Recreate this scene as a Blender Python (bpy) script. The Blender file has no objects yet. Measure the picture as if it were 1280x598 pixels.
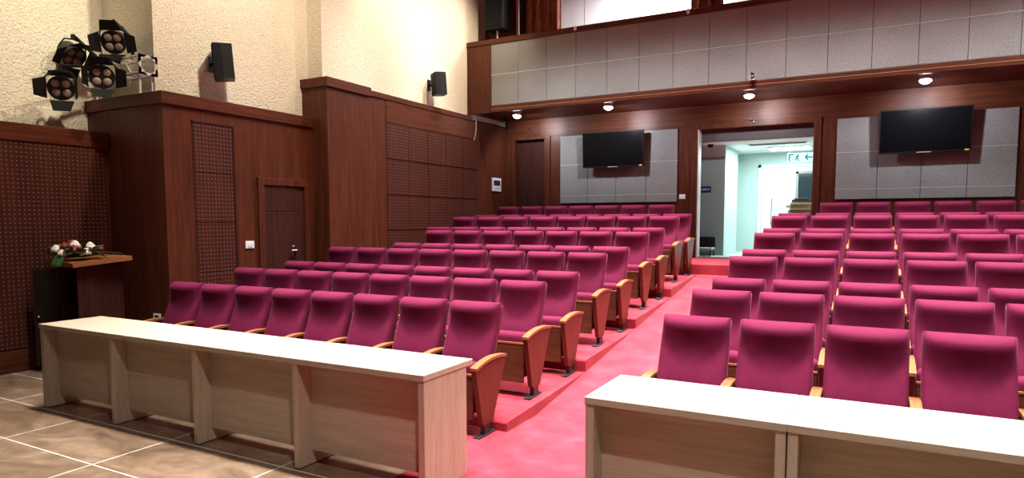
import bpy, bmesh, math, random
from mathutils import Vector, Matrix, Euler
random.seed(7)
S = bpy.context.scene
COL = S.collection
R = math.radians

# ------------------------------------------------------------------ helpers
class MB:
    """collects shapes into one bmesh, then links them as ONE mesh object"""
    def __init__(self): self.bm = bmesh.new()
    def _tf(self, vs, M): 
        for v in vs: v.co = M @ v.co
    def box(self, x0, x1, y0, y1, z0, z1, bev=0.0, seg=2, M=None):
        vs = [self.bm.verts.new(p) for p in ((x0,y0,z0),(x1,y0,z0),(x1,y1,z0),(x0,y1,z0),(x0,y0,z1),(x1,y0,z1),(x1,y1,z1),(x0,y1,z1))]
        fs = [self.bm.faces.new([vs[i] for i in q]) for q in ((3,2,1,0),(4,5,6,7),(0,1,5,4),(1,2,6,5),(2,3,7,6),(3,0,4,7))]
        if bev > 0:
            es = list({e for f in fs for e in f.edges})
            r = bmesh.ops.bevel(self.bm, geom=es, offset=bev, segments=seg, affect='EDGES', profile=0.5)
            vs = list({v for f in r['faces'] for v in f.verts} | {v for v in vs if v.is_valid})
        if M is not None: self._tf(vs, M)
        return self
    def prism(self, pts, axis, a, b, M=None):
        """polygon pts (2-D) extruded along axis from a to b; for 'x' pts are (y,z), 'y' -> (x,z), 'z' -> (x,y)"""
        def P(p, t):
            return {'x': (t, p[0], p[1]), 'y': (p[0], t, p[1]), 'z': (p[0], p[1], t)}[axis]
        A = [self.bm.verts.new(P(p, a)) for p in pts]; B = [self.bm.verts.new(P(p, b)) for p in pts]
        n = len(pts)
        self.bm.faces.new(A[::-1]); self.bm.faces.new(B)
        for i in range(n): self.bm.faces.new((A[i], A[(i+1) % n], B[(i+1) % n], B[i]))
        if M is not None: self._tf(A+B, M)
        return self
    def cyl(self, p, q, r0, r1=None, n=16, caps=True):
        r1 = r0 if r1 is None else r1
        p = Vector(p); q = Vector(q); d = (q-p).normalized()
        u = d.orthogonal().normalized(); w = d.cross(u)
        A = []; B = []
        for i in range(n):
            t = 2*math.pi*i/n; o = u*math.cos(t)+w*math.sin(t)
            A.append(self.bm.verts.new(p+o*r0)); B.append(self.bm.verts.new(q+o*r1))
        for i in range(n): self.bm.faces.new((A[i], A[(i+1) % n], B[(i+1) % n], B[i]))
        if caps: self.bm.faces.new(A[::-1]); self.bm.faces.new(B)
        return self
    def tube(self, pts, r, n=8):
        pts = [Vector(p) for p in pts]; rings = []
        u = None
        for i, p in enumerate(pts):
            d = (pts[min(i+1, len(pts)-1)]-pts[max(i-1, 0)]).normalized()
            u = d.orthogonal().normalized() if u is None else (u-d*u.dot(d)).normalized()
            w = d.cross(u); rr = r[i] if isinstance(r, (list, tuple)) else r
            rings.append([self.bm.verts.new(p+(u*math.cos(2*math.pi*k/n)+w*math.sin(2*math.pi*k/n))*rr) for k in range(n)])
        for a, b in zip(rings, rings[1:]):
            for k in range(n): self.bm.faces.new((a[k], a[(k+1) % n], b[(k+1) % n], b[k]))
        self.bm.faces.new(rings[0][::-1]); self.bm.faces.new(rings[-1])
        return self
    def lathe(self, prof, n=24, M=None):
        rings = []; allv = []
        for r, z in prof:
            ring = [self.bm.verts.new((r*math.cos(2*math.pi*k/n), r*math.sin(2*math.pi*k/n), z)) for k in range(n)]
            rings.append(ring); allv += ring
        for a, b in zip(rings, rings[1:]):
            for k in range(n): self.bm.faces.new((a[k], a[(k+1) % n], b[(k+1) % n], b[k]))
        self.bm.faces.new(rings[0][::-1]); self.bm.faces.new(rings[-1])
        if M is not None: self._tf(allv, M)
        return self
    def ball(self, c, r, sub=2, sc=(1,1,1), M=None):
        ret = bmesh.ops.create_icosphere(self.bm, subdivisions=sub, radius=r)
        for v in ret['verts']:
            v.co = Vector((v.co.x*sc[0], v.co.y*sc[1], v.co.z*sc[2]))
            if M is not None: v.co = M @ v.co
            v.co += Vector(c)
        return self
    def grid(self, fn, nu, nv):
        g = [[self.bm.verts.new(fn(i/nu, j/nv)) for j in range(nv+1)] for i in range(nu+1)]
        for i in range(nu):
            for j in range(nv): self.bm.faces.new((g[i][j], g[i+1][j], g[i+1][j+1], g[i][j+1]))
        return g
    def build(self, name, mat, parent=None, smooth=None):
        bmesh.ops.recalc_face_normals(self.bm, faces=self.bm.faces[:])
        me = bpy.data.meshes.new(name); self.bm.to_mesh(me); self.bm.free()
        me.materials.append(mat)
        if smooth is not None:
            me.polygons.foreach_set('use_smooth', [True]*len(me.polygons))
            me.set_sharp_from_angle(angle=R(smooth))
        o = bpy.data.objects.new(name, me); COL.objects.link(o)
        if parent is not None: o.parent = parent
        return o
def tag(o, label=None, cat=None, group=None, kind=None):
    if label: o['label'] = label
    if cat: o['category'] = cat
    if group: o['group'] = group
    if kind: o['kind'] = kind
    return o
def empty(name, loc=(0,0,0), rz=0.0, label=None, cat=None, group=None):
    o = bpy.data.objects.new(name, None); COL.objects.link(o)
    o.location = loc; o.rotation_euler = (0,0,rz); o.empty_display_size = .1
    return tag(o, label, cat, group)
def kids(o): return [c for c in COL.objects if c.parent == o]
def copy_tree(o, parent=None, first=True):
    c = o.copy(); COL.objects.link(c)
    if not first: c.parent = parent
    for ch in TREE.get(o.name, []): copy_tree(ch, c, False)
    return c
TREE = {}
def remember(o):
    TREE[o.name] = kids(o)
    for k in TREE[o.name]: remember(k)
def struct(o, label=None):
    o['kind'] = 'structure'
    if label: o['label'] = label
    return o

# ------------------------------------------------------------------ materials
def newmat(name):
    m = bpy.data.materials.new(name); m.use_nodes = True
    nt = m.node_tree; b = nt.nodes['Principled BSDF']
    return m, nt, b
def plain(name, col, rough=.5, metal=0.0, spec=.5, emit=None, es=0.0):
    m, nt, b = newmat(name)
    b.inputs['Base Color'].default_value = (*col, 1); b.inputs['Roughness'].default_value = rough
    b.inputs['Metallic'].default_value = metal; b.inputs['Specular IOR Level'].default_value = spec
    if emit: b.inputs['Emission Color'].default_value = (*emit, 1); b.inputs['Emission Strength'].default_value = es
    return m
def N(nt, t, **kw):
    n = nt.nodes.new(t)
    for k, v in kw.items(): setattr(n, k, v)
    return n
def L(nt, a, b): nt.links.new(a, b)
def ramp(nt, fac, stops):
    r = N(nt, 'ShaderNodeValToRGB'); L(nt, fac, r.inputs[0])
    el = r.color_ramp.elements
    while len(el) < len(stops): el.new(.5)
    for e, (p, c) in zip(el, stops): e.position = p; e.color = (*c, 1)
    return r.outputs[0]
def objcoord(nt, scale=(1,1,1)):
    tc = N(nt, 'ShaderNodeTexCoord'); mp = N(nt, 'ShaderNodeMapping'); mp.inputs['Scale'].default_value = scale
    L(nt, tc.outputs['Object'], mp.inputs[0]); return mp.outputs[0]
def bump(nt, b, h, strength=.2, dist=.01):
    n = N(nt, 'ShaderNodeBump'); n.inputs['Strength'].default_value = strength; n.inputs['Distance'].default_value = dist
    L(nt, h, n.inputs['Height']); L(nt, n.outputs[0], b.inputs['Normal'])
def math_(nt, op, a, b=None, c=None):
    n = N(nt, 'ShaderNodeMath', operation=op)
    for i, x in enumerate((a, b, c)):
        if x is None: continue
        if isinstance(x, (int, float)): n.inputs[i].default_value = x
        else: L(nt, x, n.inputs[i])
    return n.outputs[0]
def wood(name, dark, mid, light, scale=(14,14,.7), rough=.45, spec=.22):
    m, nt, b = newmat(name)
    v = objcoord(nt, scale)
    n1 = N(nt, 'ShaderNodeTexNoise'); n1.inputs['Scale'].default_value = 1.6; n1.inputs['Detail'].default_value = 6; n1.inputs['Roughness'].default_value = .62
    n1.inputs['Distortion'].default_value = .4
    L(nt, v, n1.inputs['Vector'])
    n2 = N(nt, 'ShaderNodeTexNoise'); n2.inputs['Scale'].default_value = 7; n2.inputs['Detail'].default_value = 4
    L(nt, v, n2.inputs['Vector'])
    f = math_(nt, 'ADD', math_(nt, 'MULTIPLY', n1.outputs[0], .65), math_(nt, 'MULTIPLY', n2.outputs[0], .35))
    c = ramp(nt, f, [(.3, dark), (.5, mid), (.7, light)])
    L(nt, c, b.inputs['Base Color']); b.inputs['Roughness'].default_value = rough; b.inputs['Specular IOR Level'].default_value = spec
    bump(nt, b, f, .06, .004)
    return m
WD = ((.042,.0098,.0048), (.090,.0225,.0098), (.145,.041,.0175))
M = {}
M['wood_v'] = wood('mahogany_vertical', *WD)
M['wood_x'] = wood('mahogany_along_x', *WD, scale=(.7,14,14))
M['wood_y'] = wood('mahogany_along_y', *WD, scale=(14,.7,14))
M['wood_end'] = wood('seat_side_wood', (.060,.015,.0065), (.095,.025,.0105), (.135,.038,.016), scale=(16,16,1.2), rough=.35)
M['wood_cap'] = wood('armrest_wood', (.19,.062,.025), (.27,.095,.038), (.35,.135,.055), scale=(20,2,20), rough=.3)
M['wood_pan'] = wood('seat_pan_wood', (.055,.016,.008), (.085,.026,.013), (.12,.040,.02), scale=(1.5,16,16), rough=.4)
M['oak_x'] = wood('pale_laminate_along_x', (.33,.245,.175), (.42,.32,.235), (.49,.39,.295), scale=(1.1,22,22), rough=.45)
M['oak_z'] = wood('pale_laminate_vertical', (.33,.245,.175), (.42,.32,.235), (.49,.39,.295), scale=(22,22,1.1), rough=.45)
M['lect_top'] = wood('lectern_top_wood', (.20,.07,.02), (.30,.11,.035), (.40,.17,.06), scale=(2,16,16), rough=.35)
M['lect_body'] = wood('lectern_body_wood', (.022,.007,.005), (.04,.012,.008), (.06,.019,.012), scale=(16,16,1), rough=.6, spec=.08)
M['door'] = wood('dark_door_wood', (.03,.008,.006), (.05,.014,.010), (.075,.022,.015), scale=(14,14,.8), rough=.6, spec=.15)

def perforated(name, ax, pitch=.05):
    m, nt, b = newmat(name)
    tc = N(nt, 'ShaderNodeTexCoord'); sp = N(nt, 'ShaderNodeSeparateXYZ'); L(nt, tc.outputs['Object'], sp.inputs[0])
    def cell(o): return math_(nt, 'SUBTRACT', math_(nt, 'FRACT', math_(nt, 'DIVIDE', o, pitch)), .5)
    a = cell(sp.outputs[ax]); c = cell(sp.outputs[2])
    d = math_(nt, 'SQRT', math_(nt, 'ADD', math_(nt, 'MULTIPLY', a, a), math_(nt, 'MULTIPLY', c, c)))
    hole = math_(nt, 'LESS_THAN', d, .17)
    ring = math_(nt, 'MULTIPLY', math_(nt, 'LESS_THAN', d, .27), math_(nt, 'GREATER_THAN', d, .17))
    v = objcoord(nt, (14,14,.8)); n1 = N(nt, 'ShaderNodeTexNoise'); n1.inputs['Scale'].default_value = 1.6; n1.inputs['Detail'].default_value = 5
    L(nt, v, n1.inputs['Vector'])
    base = ramp(nt, n1.outputs[0], [(.3, (.034,.0075,.0045)), (.7, (.074,.018,.010))])
    mx = N(nt, 'ShaderNodeMixRGB'); L(nt, hole, mx.inputs[0]); L(nt, base, mx.inputs[1]); mx.inputs[2].default_value = (.27,.11,.07,1)
    mx2 = N(nt, 'ShaderNodeMixRGB'); L(nt, ring, mx2.inputs[0]); L(nt, mx.outputs[0], mx2.inputs[1]); mx2.inputs[2].default_value = (.035,.006,.005,1)
    L(nt, mx2.outputs[0], b.inputs['Base Color']); b.inputs['Roughness'].default_value = .5; b.inputs['Specular IOR Level'].default_value = .3
    return m
M['perf_y'] = perforated('perforated_board', 1)

def plaster(name, col):
    m, nt, b = newmat(name)
    v = objcoord(nt)
    n = N(nt, 'ShaderNodeTexVoronoi'); n.inputs['Scale'].default_value = 42; L(nt, v, n.inputs['Vector'])
    n2 = N(nt, 'ShaderNodeTexNoise'); n2.inputs['Scale'].default_value = 48; n2.inputs['Detail'].default_value = 6; L(nt, v, n2.inputs['Vector'])
    h = math_(nt, 'ADD', math_(nt, 'MULTIPLY', n.outputs[0], .5), n2.outputs[0])
    c = ramp(nt, h, [(.45, tuple(x*.80 for x in col)), (.75, col)])
    L(nt, c, b.inputs['Base Color']); b.inputs['Roughness'].default_value = .9; b.inputs['Specular IOR Level'].default_value = .15
    bump(nt, b, h, .8, .02)
    return m
M['plaster'] = plaster('rough_cream_plaster', (.88,.82,.67))

def fabric(name, c0, c1, sheen=.5, tint=(1,.4,.65), scale=220):
    m, nt, b = newmat(name)
    v = objcoord(nt)
    n = N(nt, 'ShaderNodeTexNoise'); n.inputs['Scale'].default_value = scale; n.inputs['Detail'].default_value = 2; L(nt, v, n.inputs['Vector'])
    n2 = N(nt, 'ShaderNodeTexNoise'); n2.inputs['Scale'].default_value = 9; n2.inputs['Detail'].default_value = 3; L(nt, v, n2.inputs['Vector'])
    f = math_(nt, 'ADD', math_(nt, 'MULTIPLY', n.outputs[0], .6), math_(nt, 'MULTIPLY', n2.outputs[0], .4))
    L(nt, ramp(nt, f, [(.35, c0), (.65, c1)]), b.inputs['Base Color'])
    b.inputs['Roughness'].default_value = .85; b.inputs['Specular IOR Level'].default_value = .1
    b.inputs['Sheen Weight'].default_value = sheen; b.inputs['Sheen Tint'].default_value = (*tint, 1); b.inputs['Sheen Roughness'].default_value = .35
    bump(nt, b, n.outputs[0], .15, .002)
    return m
M['velvet'] = fabric('magenta_velvet', (.086,.0052,.0240), (.130,.0085,.0370), .09, (.95,.35,.55))

def carpet():
    m, nt, b = newmat('red_carpet')
    v = objcoord(nt)
    n = N(nt, 'ShaderNodeTexNoise'); n.inputs['Scale'].default_value = 160; n.inputs['Detail'].default_value = 3; L(nt, v, n.inputs['Vector'])
    n2 = N(nt, 'ShaderNodeTexNoise'); n2.inputs['Scale'].default_value = 4; n2.inputs['Detail'].default_value = 5; L(nt, v, n2.inputs['Vector'])
    f = math_(nt, 'ADD', math_(nt, 'MULTIPLY', n.outputs[0], .55), math_(nt, 'MULTIPLY', n2.outputs[0], .45))
    c = ramp(nt, f, [(.36, (.225,.016,.026)), (.52, (.30,.028,.043)), (.66, (.38,.054,.074))])
    # pale lint specks
    vo = N(nt, 'ShaderNodeTexVoronoi'); vo.inputs['Scale'].default_value = 11; L(nt, v, vo.inputs['Vector'])
    sp = math_(nt, 'LESS_THAN', vo.outputs['Distance'], .035)
    mx = N(nt, 'ShaderNodeMixRGB'); L(nt, math_(nt, 'MULTIPLY', sp, .6), mx.inputs[0]); L(nt, c, mx.inputs[1]); mx.inputs[2].default_value = (.7,.45,.42,1)
    L(nt, mx.outputs[0], b.inputs['Base Color']); b.inputs['Roughness'].default_value = .95; b.inputs['Specular IOR Level'].default_value = .05
    b.inputs['Sheen Weight'].default_value = .1; b.inputs['Sheen Tint'].default_value = (1,.6,.6,1)
    bump(nt, b, n.outputs[0], .4, .006)
    return m
M['carpet'] = carpet()

def tiles():
    m, nt, b = newmat('stone_tile')
    tc = N(nt, 'ShaderNodeTexCoord'); sp = N(nt, 'ShaderNodeSeparateXYZ'); L(nt, tc.outputs['Object'], sp.inputs[0])
    def line(o, off, pitch, w):
        f = math_(nt, 'FRACT', math_(nt, 'DIVIDE', math_(nt, 'ADD', o, off), pitch))
        a = math_(nt, 'ABSOLUTE', math_(nt, 'SUBTRACT', f, .5))
        return math_(nt, 'GREATER_THAN', a, .5-w/pitch/2)
    g = math_(nt, 'MAXIMUM', line(sp.outputs[0], 3.63+60, 1.2, .009), line(sp.outputs[1], 1.55+60, .6, .009))
    v = objcoord(nt, (1,1.8,1))
    n = N(nt, 'ShaderNodeTexNoise'); n.inputs['Scale'].default_value = 1.7; n.inputs['Detail'].default_value = 8; n.inputs['Roughness'].default_value = .65; n.inputs['Distortion'].default_value = 1.2; L(nt, v, n.inputs['Vector'])
    c = ramp(nt, n.outputs[0], [(.3, (.085,.050,.028)), (.5, (.165,.103,.062)), (.64, (.23,.155,.10)), (.82, (.42,.33,.24))])
    mx = N(nt, 'ShaderNodeMixRGB'); L(nt, g, mx.inputs[0]); L(nt, c, mx.inputs[1]); mx.inputs[2].default_value = (.72,.66,.58,1)
    L(nt, mx.outputs[0], b.inputs['Base Color']); b.inputs['Roughness'].default_value = .38; b.inputs['Specular IOR Level'].default_value = .35
    return m
M['tile'] = tiles()

def felt():
    m, nt, b = newmat('grey_acoustic_felt')
    v = objcoord(nt)
    n = N(nt, 'ShaderNodeTexNoise'); n.inputs['Scale'].default_value = 55; n.inputs['Detail'].default_value = 5; n.inputs['Roughness'].default_value = .7; L(nt, v, n.inputs['Vector'])
    n2 = N(nt, 'ShaderNodeTexNoise'); n2.inputs['Scale'].default_value = 1.2; L(nt, v, n2.inputs['Vector'])
    f = math_(nt, 'ADD', math_(nt, 'MULTIPLY', n.outputs[0], .8), math_(nt, 'MULTIPLY', n2.outputs[0], .2))
    L(nt, ramp(nt, f, [(.35, (.175,.175,.175)), (.5, (.275,.275,.272)), (.65, (.37,.37,.366))]), b.inputs['Base Color'])
    b.inputs['Roughness'].default_value = .95; b.inputs['Specular IOR Level'].default_value = .1
    bump(nt, b, n.outputs[0], .25, .004)
    return m
M['felt'] = felt()
def curtain_mat():
    m, nt, b = newmat('red_brown_curtain')
    v = objcoord(nt, (18,18,3))
    n = N(nt, 'ShaderNodeTexNoise'); n.inputs['Scale'].default_value = 1.3; n.inputs['Detail'].default_value = 6; n.inputs['Distortion'].default_value = 1.5; L(nt, v, n.inputs['Vector'])
    L(nt, ramp(nt, n.outputs[0], [(.3, (.07,.02,.012)), (.47, (.22,.05,.025)), (.58, (.33,.08,.03)), (.72, (.30,.17,.07))]), b.inputs['Base Color'])
    b.inputs['Roughness'].default_value = .7
    return m
M['curtain'] = curtain_mat()
M['black'] = plain('black_plastic', (.008,.008,.009), .5, 0, .25)
M['blackmetal'] = plain('black_metal', (.02,.02,.022), .4, .3)
M['dark_gap'] = plain('dark_shadow_gap_board', (.02,.006,.005), .8)
M['grille'] = plain('speaker_grille', (.01,.01,.011), .8, 0, .2)
M['screen'] = plain('black_screen', (.004,.004,.005), .25, 0, .25)
M['alu'] = plain('aluminium', (.75,.75,.74), .4, .35)
M['chrome'] = plain('chrome', (.8,.8,.8), .15, 1.0)
M['white_pl'] = plain('white_plastic', (.88,.88,.87), .4)
M['white_wall'] = plain('white_wall_paint', (.80,.82,.80), .7)
M['balc_wall'] = plain('white_panel_paint', (.85,.87,.88), .6)
M['hall_shaded'] = plain('shaded_grey_green', (.25,.35,.32), .7)
M['hall_wall'] = plain('pale_mint_paint', (.48,.64,.62), .6)
M['hall_floor'] = plain('pale_hall_floor', (.60,.64,.63), .3)
M['hall_ceil'] = plain('white_ceiling_tile', (.80,.84,.83), .8)
M['lintel'] = plain('unlit_mauve_grey_lintel', (.075,.064,.066), .7)  # dark tone carries the unlit look of the lintel in its colour
M['ceil'] = plain('dark_ceiling_paint', (.30,.28,.26), .9)
M['soffit'] = M['wood_x']
M['lens'] = plain('lit_lamp_lens', (1,1,1), .3, 0, .5, (.93,.96,1), 40)
M['tube'] = plain('lit_ceiling_panel', (1,1,1), .3, 0, .5, (.90,1,.98), 9)
M['amber_lens'] = plain('dull_amber_lens', (.30,.25,.20), .25, .0, .6)
M['blue'] = plain('navy_sign_face', (.012,.03,.11), .4)
M['teal'] = plain('teal_pictogram', (.0,.22,.24), .5, 0, .5, (0,.5,.5), .35)
M['exit_bg'] = plain('lit_exit_sign_face', (.7,.95,.92), .4, 0, .5, (.62,1,.96), 1.1)
M['card'] = wood('brown_cardboard', (.22,.16,.10), (.32,.24,.15), (.42,.33,.22), scale=(8,8,3), rough=.8)
M['window_dark'] = plain('dark_window_glass', (.02,.03,.035), .1)
M['leaf'] = plain('green_leaf', (.05,.13,.04), .5)
M['leaf_dark'] = plain('dark_dried_leaf', (.045,.018,.012), .6)
M['petal_w'] = plain('cream_petal', (.82,.76,.60), .6)
M['petal_r'] = plain('dark_red_petal', (.22,.012,.02), .6)
M['grey_cloth'] = plain('grey_mat', (.33,.36,.37), .8)
M['yellow'] = plain('yellow_sticker', (.75,.6,.05), .5)
M['lcd'] = plain('dark_display', (.03,.03,.05), .2)
M['glass_dark'] = plain('dark_cabinet_door', (.012,.008,.006), .4, 0, .2)
M['groove'] = plain('pale_edge_strip', (.45,.26,.18), .4)

# ------------------------------------------------------------------ setting: floors
XE_L, XE_R = -.20, .88                      # aisle edges of the seating platforms
RX = 6.6                                    # right wall
rowY = [0, .8616, 1.6638, 2.5004, 3.2964, 4.1477, 4.9177, 5.7594, 6.5387, 7.4799]
rowZ = [0, .1088, .1462, .3097, .3529, .5313, .5798, .7549, .7979, .9768]
NOSE = [-.16, 1.50, 3.13, 4.755, 6.375, 8.35]
def ramp_z(y): return max(0.0, (y-.36)*.1335)
b = MB(); b.box(-6.3, RX, -7.0, 8.3, -.12, -.008)
struct(b.build('floor', M['tile']), 'brown stone floor tiles with pale joints')
# carpet: flat strip, runner and ramped aisle
b = MB()
b.box(-4.74, RX, -.93, .36, -.008, .0)
b.box(-.40, 1.05, -4.2, -.93, -.008, 0)
ys = [.36, 1.5, 3.13, 4.755, 6.40]
b.prism([(.36,-.008)]+[(y, ramp_z(y)) for y in ys]+[(6.40,-.008)], 'x', XE_L-.01, XE_R+.01)
struct(b.build('floor_aisle', M['carpet']), 'red carpet of the sloping centre aisle')
def platform(x0, x1, i):
    y0, y1 = NOSE[i], NOSE[i+1]
    rf, rb = 1+2*i, 2+2*i
    s = (rowZ[rb]-rowZ[rf])/(rowY[rb]-rowY[rf]) if rb < 10 else 0
    zf = lambda y: rowZ[rf]+s*(y-(rowY[rf]-.3))
    b = MB()
    b.prism([(y0,-.008),(y0,zf(y0)-.012),(y0+.012,zf(y0)),(y1,zf(y1)),(y1,-.008)], 'x', x0, x1)
    return b
def plat_top(i):
    rf, rb = 1+2*((i-1)//2), 2+2*((i-1)//2)
for i in range(4):
    for x0, x1, side in ((-5.02, XE_L, 'left'), (XE_R, RX, 'right')):
        struct(platform(x0, x1, i).build('floor_platform', M['carpet']), 'red carpeted seating platform %s of the aisle' % side)
b = MB(); z = rowZ[9]; b.prism([(6.375,-.008),(6.375,z-.012),(6.387,z),(8.32,z),(8.32,-.008)], 'x', -5.0, RX)
struct(b.build('floor_platform', M['carpet']), 'red carpeted top landing in front of the rear doors')

# ------------------------------------------------------------------ setting: left walls
wl = struct(MB().box(-6.35, -6.15, -7.0, .25, 0, 2.60).build('wall_left', M['wood_v']), 'dark mahogany wall by the stage')
MB().box(-6.150, -6.138, -6.9, .22, .26, 2.58).build('acoustic_panel', M['perf_y'], wl)
MB().box(-6.15, -6.130, -7.0, .25, 0, .24, .004).build('baseboard', M['wood_y'], wl)
MB().box(-6.75, -6.12, -7.0, .25, 2.60, 2.80, .008).build('ledge', M['wood_y'], wl)
# projecting block (wall B front + wall C side)
wb = struct(MB().box(-6.75, -5.03, .25, 2.62, 0, 3.08).build('wall_left_block', M['wood_v']), 'mahogany wall block with perforated strip and door')
MB().box(-6.75, -5.00, .22, 2.62, 3.07, 3.22, .01).build('ledge', M['wood_y'], wb)
for z0, z1 in ((2.305,2.90),(1.68,2.295),(1.055,1.67),(.43,1.045)):
    MB().box(-5.03, -5.018, .63, 1.20, z0, z1, .002, 1).build('acoustic_panel', M['perf_y'], wb)
f = MB(); f.box(-5.03,-5.010,1.205,1.235,.3,2.93,.003,1); f.box(-5.03,-5.012,.62,1.235,2.905,2.93,.003,1)
f.build('panel_edge', M['door'], wb)
# door_1 on wall C
d1 = struct(empty('door_1', (0,0,0)), 'dark door in the left wall')
f = MB(); f.box(-5.04,-4.997,1.58,1.68,.30,2.19,.004); f.box(-5.04,-4.997,2.41,2.51,.30,2.19,.004); f.box(-5.04,-4.995,1.575,2.515,2.19,2.29,.004)
f.build('door_frame', M['wood_v'], d1)
MB().box(-5.03,-5.022,1.68,2.41,.30,2.19).build('reveal', M['door'], d1)
f = MB(); f.box(-5.022,-5.010,1.685,2.27,.36,1.82,.004,1); f.box(-5.022,-5.012,1.685,2.27,1.83,2.185,.003,1)
f.build('door_leaf', M['door'], d1)
f = MB(); f.cyl((-5.01,2.20,1.28),(-4.96,2.20,1.28),.012,n=10); f.cyl((-4.965,2.20,1.28),(-4.965,2.09,1.275),.011,n=10); f.box(-5.01,-5.004,2.175,2.225,1.20,1.34,.002,1)
f.build('door_handle', M['chrome'], d1, 40)
# column D
wd = struct(MB().box(-5.6, -4.72, 2.62, 3.56, 0, 3.66).build('wall_left_column', M['wood_v']), 'projecting mahogany column on the left wall')
MB().box(-5.6, -4.69, 2.59, 3.57, 3.65, 3.79, .008).build('ledge', M['wood_y'], wd)
# wall E
we = struct(MB().box(-5.1, -4.85, 3.56, 8.5, 0, 3.72).build('wall_left_rear', M['wood_v']), 'mahogany side wall with perforated acoustic panels')
MB().box(-5.1, -4.83, 3.56, 6.92, 3.70, 3.79, .006).build('ledge', M['wood_y'], we)
MB().box(-4.85, -4.842, 4.11, 7.02, 3.34, 3.69).build('header_board', M['wood_y'], we)
rowsE = ((2.74,3.32),(2.14,2.72),(1.54,2.12),(.94,1.52))
for z0, z1 in rowsE:
    for k in range(5):
        y0 = 4.11+k*.582
        MB().box(-4.85,-4.838,y0+.006,y0+.576,z0,z1,.002,1).build('acoustic_panel', M['perf_y'], we)
# plaster walls above
struct(MB().box(-6.9,-6.55,-7.0,.6,2.80,7.0).build('wall_left_plaster', M['plaster']), 'rough cream plaster wall by the stage')
struct(MB().prism([(-6.75,.50),(-5.52,.50),(-5.20,2.75),(-6.75,2.75)],'z',3.22,7.0).build('wall_left_plaster', M['plaster']), 'rough cream plaster wall over the door')
struct(MB().box(-5.6,-4.92,2.74,3.50,3.79,7.0).build('wall_left_plaster', M['plaster']), 'rough cream plaster column')
struct(MB().box(-5.4,-5.0,3.50,10.2,3.79,7.0).build('wall_left_plaster', M['plaster']), 'rough cream plaster wall beside the balcony')

# ------------------------------------------------------------------ setting: back wall
BY = 8.3; ZS = 3.88
f = MB(); zt = 3.95
f.box(-4.86,-4.68,BY,BY+.2,0,zt); f.box(-4.68,-3.92,BY,BY+.2,3.47,zt); f.box(-3.92,-.68,BY,BY+.2,0,zt)
f.box(1.35,RX,BY,BY+.2,0,zt); f.box(-.68,1.35,BY,BY+.2,3.43,zt); f.box(-.68,1.35,BY,BY+.2,0,.97); f.box(-4.68,-3.92,BY,BY+.2,0,.97)
wk = struct(f.build('wall_back', M['wood_v']), 'dark mahogany rear wall')
MB().box(-4.845,RX,BY-.012,BY,3.50,ZS-.002).build('header_board', M['wood_x'], wk)
f = MB()
for x0, x1 in ((-.80,-.68),(1.35,1.47)): f.box(x0,x1,BY-.03,BY,.98,3.43,.004)
f.box(-.805,1.475,BY-.032,BY,3.43,3.53,.004)
f.build('door_surround', M['wood_v'], wk)
MB().box(-.68,-.655,BY-.02,BY+.2,.98,3.43,.003).build('aluminium_jamb', M['alu'], wk)
def felt_grid(xs, zs):
    for x0, x1 in zip(xs, xs[1:]):
        for z0, z1 in zip(zs, zs[1:]):
            MB().box(x0+.004,x1-.004,BY-.03,BY,z0+.004,z1-.004,.003,1).build('fabric_panel', M['felt'], wk)
    f = MB()
    for z in zs[1:-1]: f.box(xs[0],xs[-1],BY-.029,BY-.003,z-.004,z+.004)
    f.build('bright_seam', M['alu'], wk)
felt_grid([-3.56,-2.935,-2.31,-1.685,-1.06], [2.06,2.22,2.865,3.475])
felt_grid([1.72,2.36,3.0,3.64,4.28], [2.06,2.24,2.875,3.46])
# door_2
d2 = struct(empty('door_2', (0,0,0)), 'dark recessed door in the rear wall corner')
f = MB(); f.box(-4.74,-4.66,BY-.03,BY+.1,.98,3.45,.004); f.box(-3.94,-3.80,BY-.03,BY+.1,.98,3.45,.004); f.box(-4.745,-3.795,BY-.032,BY+.1,3.45,3.51,.004)
f.build('door_frame', M['wood_v'], d2)
f = MB(); f.box(-4.66,-3.94,BY+.12,BY+.16,.98,3.45); 
for x0, x1 in ((-4.63,-4.42),(-4.38,-3.97)): f.box(x0,x1,BY+.10,BY+.13,1.05,3.1,.006)
f.build('door_leaf', M['door'], d2)
struct(MB().box(RX,RX+.2,-7,10.2,0,7).build('wall_right', M['wood_v']), 'mahogany wall on the right')
struct(MB().box(-7,RX+.2,-7,10.4,7.0,7.2).build('ceiling', M['ceil']), 'high ceiling of the hall')

# ------------------------------------------------------------------ balcony
FB = 6.9
bal = struct(MB().box(-4.99,RX,FB,FB+.12,ZS-.02,5.17).build('wall_balcony', M['wood_x']), 'mahogany balcony front with grey felt panels')
MB().box(-4.99,RX,FB-.05,FB+.16,5.17,5.27,.01).build('rail', M['wood_x'], bal)
f = MB(); f.box(-4.99,-4.43,FB-.03,FB,3.84,5.17,.004); f.build('end_board', M['wood_v'], bal)
f = MB(); f.box(-4.43,RX,FB-.035,FB,3.845,3.975,.006); f.build('fascia', M['wood_x'], bal)
MB().box(-4.43,RX,FB-.037,FB-.033,3.905,3.911).build('fascia_strip', M['groove'], bal)
MB().box(-4.43,RX,FB-.029,FB,4.5745,4.5815).build('bright_seam', M['alu'], bal)
k = 0; x = -4.43
while x < RX-.3:
    for z0, z1 in ((3.98,4.575),(4.581,5.168)):
        MB().box(x+.003,x+.602,FB-.028,FB,z0,z1,.003,1).build('fabric_panel', M['felt'], bal)
    x += .605
struct(MB().box(-4.99,RX,FB,BY+.02,ZS,ZS+.1).build('ceiling_soffit', M['wood_x']), 'mahogany underside of the balcony')
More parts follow.
